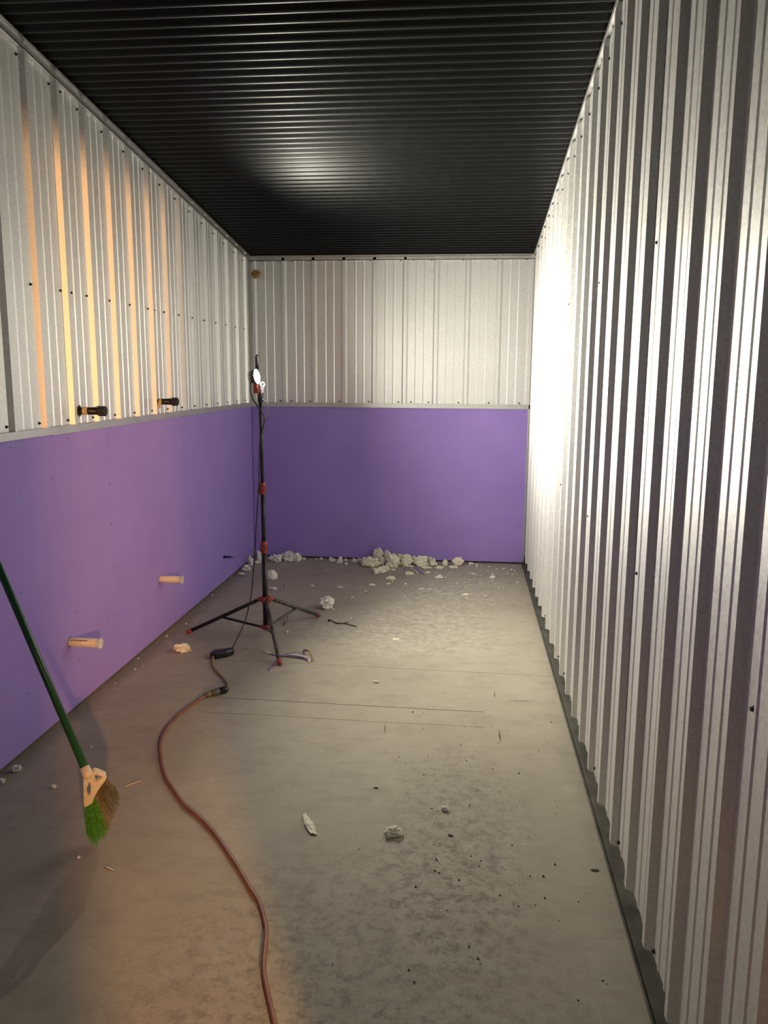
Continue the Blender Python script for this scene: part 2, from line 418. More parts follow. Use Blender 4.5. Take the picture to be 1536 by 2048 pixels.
mb = slope_trim(W-.022, W-.018, .022, .002); m2 = slope_trim(W-.022, W, .004, .0); mb.add(m2.v, m2.f)
trim(6, mb, 'thin bright steel trim between right wall and black ceiling')
mb = MB(); mb.box(.001, .022, L-.004, L-.001, TRZ, HB-.04); mb.box(.001, .004, L-.03, L-.001, TRZ, HB-.04)
trim(7, mb, 'steel corner trim where left and end walls meet')
mb = MB(); mb.box(W-.024, W-.012, L-.006, L-.001, 0.02, HP); trim(8, mb, 'narrow steel edge trim beside the purple end board')
# floor track under the right wall
mb = MB(); mb.box(W-.030, W+.034, DJ1, L, 0, .004); mb.box(W-.031, W-.028, DJ1, L, 0, .010); mb.box(W+.020, W+.030, DJ1, L, .004, .13)
tag(mb.build('baseboard_right', 'track_metal'), 'dark galvanised floor track under the right wall', None, None, 'structure')

# ------------------------------------------------------------------ ceiling
mb = MB(); vs_ = [(-.1, YF, ceil_z(YF)+.05), (W+.1, YF, ceil_z(YF)+.05), (W+.1, L+.1, ceil_z(L)+.05), (-.1, L+.1, ceil_z(L)+.05)]
mb.add(vs_+[(x, y, z+.04) for x, y, z in vs_], [(0, 1, 2, 3), (7, 6, 5, 4), (0, 4, 5, 1), (1, 5, 6, 2), (2, 6, 7, 3), (3, 7, 4, 0)])
ceiling = tag(mb.build('ceiling', 'sheathing'), 'black corrugated steel ceiling sloping down to the end wall', None, None, 'structure')
PITCH = .0640; PER = 14; y1 = L
SEG = 14                                   # true corrugation: a deep sine wave across the room
while y1 > YF:
    y0 = y1-PITCH*PER; n = PER*SEG; vs_ = []; fs_ = []
    for i in range(n+1):
        y = y0+(y1-y0)*i/n
        z = ceil_z(y)+.008-.0105*math.cos(2*math.pi*(y-3.030)/PITCH)
        vs_ += [(.0, y, z), (W, y, z)]
        if i: fs_.append((2*i-2, 2*i, 2*i+1, 2*i-1))
    mb = MB(); mb.add(vs_, fs_); mb.build('corrugated_sheet', 'black_steel', ceiling, True)
    y1 = y0

# ------------------------------------------------------------------ work light on tripod
CX, CY = .588, 4.345
wlt = tag(empty('work_light', (CX, CY, 0)), 'lit work light on a black tripod stand with red collars', 'work light')
feet = [(.144, 4.313), (.821, 4.722), (.774, 3.879)]
def lp(x, y, z): return (x-CX, y-CY, z)
dx = lambda z: -.006*z               # the mast leans a hair to the left
mast = [(0, 0, .045), (dx(.52), 0, .52)]
mb = MB(); mb.tube([(0, 0, .045), (dx(.52), 0, .52)], .0150, 14); mb.build('lower_pole', 'black_tube', wlt, True)
mb = MB(); mb.tube([(dx(.50), 0, .50), (dx(.85), 0, .85)], .0122, 14); mb.build('middle_pole', 'black_tube', wlt, True)
mb = MB(); mb.tube([(dx(.83), 0, .83), (dx(1.33), 0, 1.335)], .0098, 14); mb.build('upper_pole', 'black_tube', wlt, True)
for z in (.516, .846):
    mb = MB(); x = dx(z)
    mb.tube([(x, 0, z-.033), (x, 0, z-.027), (x, 0, z+.020), (x, 0, z+.033)], [.0165, .0185, .0185, .0155], 16)
    for k in range(12):
        a = 2*math.pi*k/12; mb.tube([(x+.0185*math.cos(a), .0185*math.sin(a), z-.024), (x+.0185*math.cos(a), .0185*math.sin(a), z+.018)], .0018, 5)
    mb.build('collar', 'red_plastic', wlt)
# hubs
UH, LH = .213, .056
mb = MB(); mb.tube([(0, 0, UH-.020), (0, 0, UH+.018)], .0215, 16)
for (fx, fy) in feet:
    d = Vector((fx-CX, fy-CY, 0)).normalized(); n_ = Vector((-d.y, d.x, 0))
    for s_ in (-1, 1):
        q = d*.014+n_*.0125*s_; mb.tube([q+Vector((0, 0, UH+.004)), q+d*.030+Vector((0, 0, UH-.002))], [.0125, .0105], 8)
mb.build('upper_hub', 'red_plastic', wlt)
mb = MB(); mb.tube([(0, 0, LH-.022), (0, 0, LH-.016), (0, 0, LH+.010)], [.013, .0195, .0195], 14)
for (fx, fy) in feet:
    d = Vector((fx-CX, fy-CY, 0)).normalized()
    mb.tube([d*.012+Vector((0, 0, LH-.006)), d*.036+Vector((0, 0, LH-.002))], .0095, 8)
mb.build('lower_hub', 'red_plastic', wlt)
for i, (fx, fy) in enumerate(feet):
    d = Vector((fx-CX, fy-CY, 0)); r_ = d.length; d.normalize()
    top = d*.032+Vector((0, 0, UH)); end = d*r_+Vector((0, 0, .016)); lm = 'black_tube' if i == 0 else 'dusty_tube'
    mb = MB(); mb.tube([top, end], .0108, 12); leg = mb.build('leg', lm, wlt, True)
    t = (end-top).normalized(); mb = MB()
    mb.tube([end-t*.022, end-t*.002, end+t*.010], [.0128, .0132, .0108], 12); mb.build('rubber_foot', 'red_plastic', leg, True)
    mid = top.lerp(end, .50); n_ = Vector((-d.y, d.x, 0))
    st = d*.034+Vector((0, 0, LH-.002))
    mb = MB()
    for s_ in (-1, 1):
        mb.tube([st+n_*.0085*s_, mid+n_*.0085*s_+Vector((0, 0, -.012))], .0042, 6)
    mb.tube([mid-n_*.012+Vector((0, 0, -.009)), mid+n_*.012+Vector((0, 0, -.009))], .006, 8)
    mb.build('brace', lm, wlt)
# head: clamp, bracket, housing, lens
hx = dx(1.33)
mb = MB(); mb.tube([(hx, 0, 1.318), (hx, 0, 1.322), (hx, 0, 1.365), (hx, 0, 1.372)], [.011, .0155, .0155, .012], 14)
mb.build('mast_clamp', 'black_plastic', wlt, True)
mb = MB(); mb.box(hx-.030, hx-.004, -.030, .032, 1.366, 1.388); mb.box(hx-.030, hx-.010, -.024, .028, 1.388, 1.420)
o = mb.build('bracket', 'red_plastic', wlt); bv = o.modifiers.new('edge', 'BEVEL'); bv.width = .004; bv.segments = 2
hub = o
mb = MB()
for k in range(3): mb.tube([(hx-.005, -.006, 1.372+.0105*k), (hx+.020, -.006, 1.372+.0105*k)], .0040, 8)
mb.build('spring_clip', 'chrome', hub)
mb = MB()                                       # wing knob: a ring on a bolt
ring = [(hx+.024+.010*math.cos(2*math.pi*k/14), -.030, 1.414+.011*math.sin(2*math.pi*k/14)) for k in range(15)]
mb.tube(ring, .0036, 6); mb.tube([(hx+.010, -.026, 1.408), (hx+.018, -.028, 1.411)], .004, 6); mb.build('wing_knob', 'chrome', hub)
mb = MB(); mb.box(hx-.027, hx-.010, .012, .026, 1.380, 1.565); mb.tube([(hx-.0185, .021, 1.560), (hx-.0185, .021, 1.573)], [.0085, .006], 10)
mb.build('handle_bar', 'black_plastic', wlt)
HZ = 1.456; hr = .043; HXF = hx-.007
AIM = math.radians(-9)              # the lamp looks across the room at the right wall, a touch towards the door
ca, sa = math.cos(AIM), math.sin(AIM)
TILT = math.radians(9); ct, sn = math.cos(TILT), math.sin(TILT)   # and tipped up a little
def hp(x, y, z):                    # head frame: axis along +x tipped up by TILT, turned by AIM
    x, z = x*ct-z*sn, x*sn+z*ct
    return (HXF+x*ca-y*sa, -.034+x*sa+y*ca, HZ+z)
def hd(x, r_, th): return hp(x, r_*math.cos(th), r_*math.sin(th))
def revolve(prof, seg=28):
    mb = MB(); vs_ = []; fs_ = []
    for (x, r_) in prof:
        for k in range(seg): vs_.append(hd(x, r_, 2*math.pi*k/seg))
    for i in range(len(prof)-1):
        for k in range(seg): fs_.append((i*seg+k, i*seg+(k+1) % seg, (i+1)*seg+(k+1) % seg, (i+1)*seg+k))
    mb.add(vs_, fs_); return mb
mb = revolve([(-.030, .0005), (-.030, .026), (-.024, .034), (-.004, hr), (.000, hr), (.000, hr-.004), (-.003, hr-.005), (-.006, .0005)])
head = mb.build('lamp_housing', 'black_plastic', wlt, True)
mb = MB()
for k in range(-3, 4):
    z = k*.009; wd = math.sqrt(max(0, .032**2-z*z))
    vs_ = []
    for (x, y) in [(-.042, -wd), (-.024, -wd), (-.024, wd), (-.042, wd)]:
        for dz in (-.0014, .0014):
            vs_.append(hp(x, y, z+dz))
    mb.add(vs_, [(0, 2, 4, 6), (1, 7, 5, 3), (0, 1, 3, 2), (2, 3, 5, 4), (4, 5, 7, 6), (6, 7, 1, 0)])
mb.build('cooling_fins', 'black_plastic', head)
prof = [(-.003, hr-.0052)] + [(-.002+.0045*math.sin(a), (hr-.0055)*math.cos(a)) for a in [i*math.pi/2/6 for i in range(6)]] + [(.0025, .0004)]
tag(revolve(prof).build('lens', 'led', head, True), 'glowing white lamp lens')
# lamp cord: out of the head, two loops round the mast, down beside it to the floor
c0 = [(-.048, -.034, 1.43), (-.052, -.040, 1.385), (-.043, -.036, 1.345), (-.012, -.030, 1.29), (.012, -.022, 1.25), (.016, -.020, 1.215), (.004, -.022, 1.16),
      (-.012, -.018, 1.09), (-.016, -.016, 1.0), (-.022, -.018, .85), (-.034, -.022, .70), (-.044, -.030, .55), (-.054, -.040, .40), (-.066, -.065, .25), (-.082, -.13, .13), (-.105, -.22, .05), (-.114, -.275, .022)]
mb = MB(); mb.tube(spline(c0, 7), .0036, 7); cordo = mb.build('lamp_cord', 'black_plastic', wlt, True)
mb = MB(); mb.tube(spline([(.006, -.012, 1.335), (.030, -.012, 1.315), (.041, -.014, 1.27), (.037, -.018, 1.235), (.030, -.018, 1.222)], 6), .0024, 6); mb.build('cord_loop', 'black_plastic', wlt, True)

# ------------------------------------------------------------------ plug block, tan lead, orange extension cord
pg = tag(empty('plug_block', (.452, 3.965, 0)), 'black inline plug block with a short tan lead on the floor', 'plug')
def loc2(x, y, z): return (x-.452, y-3.965, z)
mb = MB(); pv = [(.385, 3.955), (.392, 3.985), (.470, 4.032), (.492, 4.032), (.497, 4.005), (.475, 3.965), (.425, 3.930), (.400, 3.930)]
n = len(pv); cxm = sum(q[0] for q in pv)/n; cym = sum(q[1] for q in pv)/n; vs_ = []
for (z, sc_) in [(.001, .94), (.006, 1.0), (.026, 1.0), (.033, .86)]:
    vs_ += [loc2(cxm+(x-cxm)*sc_, cym+(y-cym)*sc_, z) for x, y in pv]
fs_ = [tuple(reversed(range(n))), tuple(3*n+k for k in range(n))]
for i in range(3): fs_ += [(i*n+k, i*n+(k+1) % n, (i+1)*n+(k+1) % n, (i+1)*n+k) for k in range(n)]
mb.add(vs_, fs_); blk = mb.build('plug_body', 'black_plastic', pg)
mb = MB(); mb.tube([loc2(.486, 4.020, .017), loc2(.480, 4.038, .019), loc2(.475, 4.062, .022)], [.011, .008, .005], 8); mb.build('strain_relief', 'black_plastic', pg, True)
mb = MB(); mb.tube(spline([loc2(.407, 3.936, .016), loc2(.418, 3.905, .009), loc2(.432, 3.86, .006), loc2(.462, 3.79, .006), loc2(.515, 3.71, .006), loc2(.568, 3.632, .006), loc2(.597, 3.57, .007), loc2(.606, 3.53, .012), loc2(.604, 3.512, .016)], 7), .0052, 8)
mb.build('tan_lead', 'tan_cable', pg, True)
ex = tag(empty('extension_cord', (.57, 3.47, 0)), 'orange extension cord winding over the concrete floor', 'cord')
def loc3(x, y, z): return (x-.57, y-3.47, z)
Pa, Pb = Vector(loc3(.612, 3.508, .017)), Vector(loc3(.528, 3.424, .014))
mb = MB(); mb.tube([Pa, Pa.lerp(Pb, .08), Pa.lerp(Pb, .36)], [.012, .0165, .0165], 12); mb.build('plug', 'black_plastic', ex, True)
mb = MB(); mb.tube([Pa.lerp(Pb, .36), Pa.lerp(Pb, .40), Pa.lerp(Pb, .70), Pa.lerp(Pb, .74), Pa.lerp(Pb, .90), Pb], [.0145, .0155, .0150, .0125, .0125, .0085], 12); cn = mb.build('connector', 'grey_plug', ex, True)
mb = MB()
for t in (.76, .83): mb.tube([Pa.lerp(Pb, t), Pa.lerp(Pb, t+.025)], .0138, 12)
mb.build('grip_ring', 'tan_cable', cn)
cp = [(.532, 3.428), (.510, 3.36), (.488, 3.26), (.478, 3.14), (.486, 3.02), (.508, 2.93), (.541, 2.850), (.582, 2.760), (.631, 2.670), (.700, 2.575), (.765, 2.493), (.833, 2.430), (.893, 2.367), (.950, 2.296), (1.002, 2.225), (1.056, 2.150), (1.105, 2.076), (1.145, 2.020), (1.172, 1.965), (1.194, 1.910), (1.206, 1.857), (1.216, 1.800), (1.228, 1.751), (1.246, 1.705), (1.262, 1.665), (1.289, 1.603), (1.325, 1.50), (1.345, 1.30), (1.33, 1.0), (1.25, .60), (1.27, .1), (1.3, -.6)]
mb = MB(); mb.tube(spline([loc3(x, y, .0070 if i else .012) for i, (x, y) in enumerate(cp)], 6), .0067, 9); mb.build('cable', 'orange_cable', ex, True)

# ------------------------------------------------------------------ pipes through the left wall
def x_tube(mb, x0, x1, r, seg=18, r1=None): mb.tube([(x0, 0, 0), (x1, 0, 0)], [r, r1 or r], seg)
def drain(y, z, ln, label, flag):
    t = tag(empty('drain_pipe', (.001, y, z)), label, 'pipe')
    mb = MB(); x_tube(mb, -.03, ln-.026, .0165); mb.build('pipe', 'abs_black', t, True)
    mb = MB(); mb.tube([(ln-.034, 0, 0), (ln-.030, 0, 0), (ln-.003, 0, 0), (ln, 0, 0)], [.0178, .0225, .0225, .0205], 18); cap = mb.build('end_cap', 'abs_black', t, False)
    mb = MB(); mb.tube([(ln-.0005, 0, 0), (ln+.0025, 0, 0)], .012, 14); mb.build('cap_boss', 'abs_black', cap)
    mb = MB(); pts = []
    for k in range(16):                        # ragged cut in the sheet around the pipe
        a = 2*math.pi*k/16; rr_ = .021+.006*random.Random(k+int(y*10)).random(); pts.append((.002, rr_*math.cos(a), rr_*math.sin(a)))
    mb.add(pts+[(-.001, q[1], q[2]) for q in pts], [tuple(range(16)), tuple(reversed(range(16, 32)))]+[(k, (k+1) % 16, 16+(k+1) % 16, 16+k) for k in range(16)])
    mb.build('cut_hole', 'joint_dirt', t)
    mb = MB()
    if flag: 
        x_tube(mb, .026, .040, .0174)
        mb.add([(.024, -.017, -.004), (.040, -.018, -.002), (.036, -.020, -.036), (.020, -.019, -.034), (.024, -.0155, -.004), (.040, -.0165, -.002), (.036, -.0185, -.036), (.020, -.0175, -.034)], [(0, 1, 2, 3), (7, 6, 5, 4), (0, 4, 5, 1), (1, 5, 6, 2), (2, 6, 7, 3), (3, 7, 4, 0)])
    else: x_tube(mb, .020, .042, .0174)
    mb.build('tape_wrap', 'mask_tape', t, False)
drain(3.432, 1.304, .122, 'black capped drain pipe stub with a neat tape band, nearer the broom', False)
drain(4.316, 1.317, .128, 'black capped drain pipe stub with a loose hanging tape tail, nearer the lamp', True)
def pvc(y, z, ln, label, printed):
    t = tag(empty('water_pipe', (.001, y, z)), label, 'pipe')
    mb = MB(); n = 20; R0, R1 = .0195, .0165; vs_ = []; fs_ = []
    for (x, r_) in [(-.012, R0), (ln, R0), (ln, R1), (ln-.05, R1)]:
        vs_ += [(x, r_*math.cos(2*math.pi*k/n), r_*math.sin(2*math.pi*k/n)) for k in range(n)]
    for i in range(3): fs_ += [(i*n+k, i*n+(k+1) % n, (i+1)*n+(k+1) % n, (i+1)*n+k) for k in range(n)]
    fs_.append(tuple(3*n+k for k in range(n))); mb.add(vs_, fs_); pp = mb.build('pipe', 'pvc_cream', t, True)
    mb = MB(); rg = random.Random(5 if printed else 9)      # crumpled clear film over the open end
    vs_ = []; fs_ = []; m_ = 18
    for i, (x, r_) in enumerate([(ln-.012, .0202), (ln-.002, .0215), (ln+.004, .0225), (ln+.005, .012), (ln+.003, .002)]):
        for k in range(m_):
            a = 2*math.pi*k/m_; j = 1+(.16 if i in (1, 2) else .05)*(rg.random()-.4)
            vs_.append((x+.003*(rg.random()-.5), r_*j*math.cos(a), r_*j*math.sin(a)))
    for i in range(4): fs_ += [(i*m_+k, i*m_+(k+1) % m_, (i+1)*m_+(k+1) % m_, (i+1)*m_+k) for k in range(m_)]
    if not printed:
        vs_ += [(ln-.002, -.012, .018), (ln+.010, -.010, .030), (ln+.004, -.006, .020), (ln+.002, -.018, -.012), (ln+.008, -.020, -.030), (ln+.004, -.012, -.018)]; k0 = m_*5
        fs_ += [(k0, k0+1, k0+2), (k0+3, k0+4, k0+5)]
    mb.add(vs_, fs_); mb.build('end_film', 'film_glass', t)
    if printed:
        mb = MB(); rg = random.Random(3); x = .006
        while x < .085:                       # the printed line along the pipe, too small to read
            w_ = .002+.004*rg.random(); a0 = math.radians(128); a1 = math.radians(141+rg.random()*5)
            vs_ = [(xx, -.0198*abs(math.cos(a)), .0198*math.sin(a)) for xx in (x, x+w_) for a in (a0, a1)]
            mb.add(vs_, [(0, 1, 3, 2)]); x += w_+.0015
        mb.build('print', 'pvc_print', t)
    mb = MB(); mb.tube([(-.002, 0, 0), (.0008, 0, 0)], .0225, 16); mb.build('cut_hole', 'joint_dirt', t)
m, N, Lk, b = newmat('film_glass', (.9, .9, .92), .12); b.inputs['Alpha'].default_value = .55; P = coords(N)
Lk.new(ramp(N, Lk, nz(N, Lk, P, 160, 3), [(0.3, (.75, .75, .78)), (0.7, (.95, .95, .97))]), b.inputs['Base Color']); MAT['film_glass'] = m
pvc(3.230, .313, .135, 'cream plastic pipe stub with printed line, low on the purple wall nearer the broom', True)
pvc(4.284, .328, .126, 'cream plastic pipe stub with torn film end, low on the purple wall nearer the lamp', False)
mb = MB(); mb.tube([(-.008, 0, 0), (.050, 0, 0), (.052, 0, 0), (.068, .004, -.001)], [.0085, .0085, .006, .004], 10); mb.tube([(.001, 0, 0), (.004, 0, 0)], .013, 10)
o = mb.build('pipe_stub', 'blue_stub', None, True, (.001, 5.48, .186)); tag(o, 'small dark blue pipe stub low on the left wall near the corner', 'pipe')
mb = MB(); bm = bmesh.new(); bmesh.ops.create_icosphere(bm, subdivisions=3, radius=.030)
for v in bm.verts:
    d = v.co.normalized(); v.co = d*(.030+.010*noise.noise(d*2.2)+.005*noise.noise(d*6)); v.co.y *= .8
me = bpy.data.meshes.new('foam_plug'); bm.to_mesh(me); bm.free(); me.materials.append(MAT['rust_foam'])
o = put('foam_plug', me, None, (.062, L-.030, 2.222)); tag(o, 'brown lump of spray foam in the end wall under the ceiling', 'foam')

# ------------------------------------------------------------------ broom leaning on the left wall
S0 = Vector((.591, 2.153, .300)); T0_ = Vector((.014+.012, 2.471, 1.217)); 
ax = (T0_-S0).normalized()
br = tag(empty('broom', (.56, 2.25, 0)), 'green angled broom with a cream cap leaning on the purple wall', 'broom')
bo = Vector((.56, 2.25, 0))
mb = MB(); mb.tube([S0+ax*.004-bo, S0.lerp(T0_, .5)-bo, T0_-bo], .0118, 14); mb.tube([T0_-bo, T0_+ax*.02-bo], [.0128, .009], 12); mb.build('handle', 'broom_green', br, True)

# head of the broom: u runs across the fan, v down it
dn = Vector((-.09970, .28945, -.95199)); side = Vector((.89734, .43955, .03967)); nrm = dn.cross(side).normalized()
def fan(u, v_, w_=0): return S0+side*u+dn*v_+nrm*w_-bo
def plate(name, outer, holes, half, mat, parent):
    cu = bpy.data.curves.new(name, 'CURVE'); cu.dimensions = '2D'; cu.fill_mode = 'BOTH'; cu.extrude = half; cu.bevel_depth = .0007; cu.bevel_resolution = 1
    for loop in [outer]+holes:
        sp = cu.splines.new('POLY'); sp.points.add(len(loop)-1); sp.use_cyclic_u = True
        for q, (u, v_) in zip(sp.points, loop): q.co = (u, v_, 0, 1)
    tmp = bpy.data.objects.new(name, cu); COL.objects.link(tmp)
    dg = bpy.context.evaluated_depsgraph_get(); dg.update()
    me = bpy.data.meshes.new_from_object(tmp.evaluated_get(dg)); bpy.data.objects.remove(tmp)
    for v in me.vertices: v.co = fan(v.co.x, v.co.y, v.co.z)
    me.materials.clear(); me.materials.append(MAT[mat]); me.name = name
    return put(name, me, parent)
outer = [(q.x, q.y) for q in spline([Vector((a, c, 0)) for a, c in [(-.0085, .0150), (-.0124, .0657), (-.0162, .1310), (-.0050, .1325), (.0074, .1226), (.0145, .1022), (.0291, .0750), (.0536, .0376), (.0480, .0235), (.0255, .0050), (.0150, .0110)]], 3)]
h1 = [(.0065, .034), (-.0040, .0620), (-.0058, .0880), (-.0010, .1040), (.0062, .0850), (.0098, .0580)]
h2 = [(.0240, .0130), (.0450, .0270), (.0360, .0400), (.0250, .0510), (.0190, .0350)]
capo = plate('broom_cap', outer, [h1, h2], .0095, 'broom_cap', br)
mb = MB(); mb.tube([S0-bo+ax*.012, S0-bo+ax*.010, S0-bo-ax*.018, S0-bo-ax*.022], [.0130, .0150, .0150, .0125], 16); mb.build('ferrule', 'broom_cap', br, True)
rg = random.Random(11)
def lerp_path(pts, t):
    f = t*(len(pts)-1); i_ = min(int(f), len(pts)-2); f -= i_
    return (pts[i_][0]*(1-f)+pts[i_+1][0]*f, pts[i_][1]*(1-f)+pts[i_+1][1]*f)
roots = [(-.0150, .126), (-.004, .126), (.0074, .114), (.0145, .094), (.0291, .068), (.0500, .037)]
tips = [(-.0210, .240), (-.0120, .288), (.0037, .309), (.0247, .291), (.0428, .264), (.0619, .223), (.0780, .177), (.0890, .140), (.0800, .106)]
gm, wm = MB(), MB()
for k in range(620):
    t = (k+rg.random())/620
    blurred = t > .50+.10*(rg.random()-.5)  # this side is browner and sparser to imitate sweeping blur
    if blurred and rg.random() < .42: continue
    a = lerp_path(roots, min(1, t**.9)); c = lerp_path(tips, t); ln = 1-.13*rg.random()**2; th = .009*(rg.random()*2-1)
    cu_, cv_ = a[0]+(c[0]-a[0])*ln+.003*(rg.random()-.5), a[1]+(c[1]-a[1])*ln
    A = fan(a[0], a[1], th*.8); B = fan((a[0]+cu_)/2+.002*(rg.random()-.5), (a[1]+cv_)/2, th*1.5); Cc = fan(cu_, cv_, th*2.4+.004*(rg.random()-.5))
    Cc.z = max(Cc.z, .0006)
    (wm if blurred else gm).tube([A, B, Cc], [.00075, .0007, .0005], 3, False)
tag(gm.build('bristles', 'bristle_green', br), 'bright green broom bristles', None, None, 'stuff')
tag(wm.build('blur_bristles', 'bristle_blur', br), 'sparse brownish broom bristles', None, None, 'stuff')

# ------------------------------------------------------------------ foam scraps and litter
def chunk_mesh(name, w, d, h, seed, mat, rough=.32, sub=3, flat=False):
    bm = bmesh.new(); bmesh.ops.create_icosphere(bm, subdivisions=sub, radius=1.0)
    o3 = Vector((seed*3.1, seed*1.7, seed*.9))
    for v in bm.verts:
        q = v.co.normalized()
        r_ = 1+rough*1.3*noise.noise(q*1.5+o3)+rough*1.1*noise.noise(q*3.3+o3*2)
        r_ += rough*.85*(.35-abs(noise.noise(q*5.5+o3*1.3)))+rough*.45*noise.noise(q*11+o3*3)
        r_ = max(.25, r_)
        v.co = q*r_
    zs = [v.co.z for v in bm.verts]; xs = [v.co.x for v in bm.verts]; ys = [v.co.y for v in bm.verts]
    sx_ = w/(max(xs)-min(xs)); sy_ = d/(max(ys)-min(ys)); cut = min(zs)+.22*(max(zs)-min(zs)); sz_ = h/(max(zs)-cut)
    mx, my = (max(xs)+min(xs))/2, (max(ys)+min(ys))/2
    for v in bm.verts:
        z = (v.co.z-cut)*sz_
        v.co = ((v.co.x-mx)*sx_, (v.co.y-my)*sy_, max(z, .0004*(1+noise.noise(v.co*3))) )
    me = bpy.data.meshes.new(name); bm.to_mesh(me); bm.free()
    me.polygons.foreach_set('use_smooth', [rough < .25]*len(me.polygons)); me.materials.append(MAT[mat]); return me
seedc = [0]
def scrap(name, x, y, w, h, label, cat='foam', group=None, mat='cream_foam', rough=.34, depth=None, rz=0, z=0, sub=3):
    seedc[0] += 1
    d = depth if depth else min(.085, max(w*.7, .010))
    me = chunk_mesh(name, w, d, h, seedc[0], mat, rough, sub)
    o = put(name, me, None, (x, min(y+d*.45, L-.003-d*.5) if abs(rz) < .01 else y, z)); o.rotation_euler = (0, 0, rz)
    return tag(o, label, cat, group)
# corner left of the lamp
scrap('foam_scrap', .062, 5.83, .076, .046, 'white knobbly foam scrap at the foot of the left wall in the far corner', mat='white_foam', rough=.5)
scrap('foam_scrap', .055, 5.985, .050, .085, 'upright white foam scrap against the left wall in the far corner', mat='white_foam', rough=.5)
scrap('foam_scrap', .105, 6.09, .060, .105, 'tall white foam scrap behind the lamp pole', mat='white_foam', rough=.45)
scrap('foam_scrap', .078, 6.07, .036, .024, 'tiny white foam bit beside the tall scrap behind the lamp pole', mat='white_foam')
scrap('foam_scrap', .212, 6.12, .108, .070, 'white bone-shaped foam scrap against the purple end board', mat='white_foam', rough=.5)
scrap('foam_lump', .300, 6.17, .112, .086, 'rounded ridged white foam lump against the purple end board', mat='white_foam', rough=.30)
scrap('foam_lump', .379, 6.18, .076, .076, 'smaller white foam lump touching the ridged lump', mat='white_foam', rough=.3)
G1 = 'small foam bits along the end wall'
for (x, y, w, h) in [(.42, 6.26, .026, .016), (.556, 6.27, .032, .022), (.52, 6.272, .018, .012), (.76, 6.245, .026, .024), (.783, 6.12, .028, .02), (.863, 6.27, .028, .026), (1.756, 6.25, .045, .02), (1.80, 6.24, .02, .012)]:
    scrap('foam_bit', x, y, w, h, 'small white foam bit at the foot of the end wall', 'foam', G1, 'white_foam', .45, None, 0, 0, 2)
scrap('foam_bit', .659, 6.21, .060, .040, 'hollow curled white foam bit below the end board', mat='white_foam', rough=.6)
scrap('foam_bit', .726, 6.16, .048, .060, 'upright torn white foam bit below the end board', mat='white_foam', rough=.6)
scrap('foam_bit', .835, 6.22, .052, .034, 'white foam bit next to the big cream heap', mat='white_foam', rough=.5)
scrap('foam_shred', .064, 5.69, .060, .018, 'flat white foam shred by the left wall near the corner', mat='white_foam', rough=.6)
scrap('foam_disc', .312, 5.58, .092, .070, 'smooth round white foam piece on the floor behind the lamp pole', mat='white_foam', rough=.12)
scrap('foam_shred', .393, 5.307, .055, .020, 'flat pale foam flake behind the upper hub of the tripod', mat='white_foam', rough=.4)
# the heap
G2 = 'cream foam lumps in the heap'
for (x, y, w, h, d, lab) in [(.987, 6.055, .140, .086, .10, 'knobbly cream foam lump at the heap end nearer the lamp'), (1.022, 6.215, .085, .128, .06, 'tallest cream foam lump at the back of the heap'),
                             (1.105, 6.220, .080, .108, .06, 'cream foam lump wedged behind the bulging front lump of the heap'), (1.150, 6.071, .108, .106, .09, 'bulging cream foam lump at the front of the heap'),
                             (1.258, 6.11, .098, .098, .10, 'craggy cream foam lump behind the purple paper strips'), (1.368, 6.12, .112, .086, .11, 'broad low cream foam lump beside the pointed scrap')]:
    scrap('foam_lump', x, y, w*1.10, h, lab, 'foam', G2, 'cream_foam', .42, d)
for (x, y, w, h) in [(.915, 6.16, .075, .052), (1.062, 6.13, .050, .075), (1.207, 6.19, .062, .085), (1.312, 6.20, .055, .074), (1.432, 6.22, .050, .058), (1.085, 5.99, .050, .034)]:
    scrap('foam_nub', x, y, w, h, 'small cream foam nub tucked between the lumps of the heap', 'foam', 'small foam nubs in the heap', 'cream_foam', .42, .05)
scrap('foam_scrap', 1.462, 6.17, .070, .066, 'pointed cream foam scrap at the right end of the heap', rough=.55)
scrap('foam_scrap', 1.554, 6.19, .046, .056, 'small upright cream foam scrap leaning on the end board beyond the heap', rough=.4)
scrap('foam_scrap', 1.651, 6.19, .102, .068, 'blocky cream foam scrap against the end board, last beyond the heap', rough=.35)
G3 = 'flat cream flakes by the heap'
for (x, y, w, h) in [(1.625, 6.10, .080, .022), (1.411, 6.05, .088, .024), (1.514, 6.06, .066, .026), (1.29, 6.05, .058, .028), (1.102, 5.97, .080, .036), (1.164, 5.99, .042, .012)]:
    scrap('foam_flake', x, y, w, h, 'flat cream foam flake at the front edge of the heap', 'foam', G3, 'cream_foam', .45)
scrap('foam_flake', 1.076, 5.86, .118, .046, 'largest flat cream foam flake in front of the heap', rough=.45)
scrap('foam_flake', 1.30, 5.85, .076, .026, 'flat cream foam flake next to the purple paper strips', rough=.4)
scrap('foam_flake', 1.169, 5.69, .082, .026, 'lone flat cream flake before the left half of the heap', rough=.5)
scrap('foam_flake', 1.522, 5.765, .072, .030, 'lone tented cream flake before the right half of the heap', rough=.5)
G4 = 'scattered small foam flakes on the back floor'
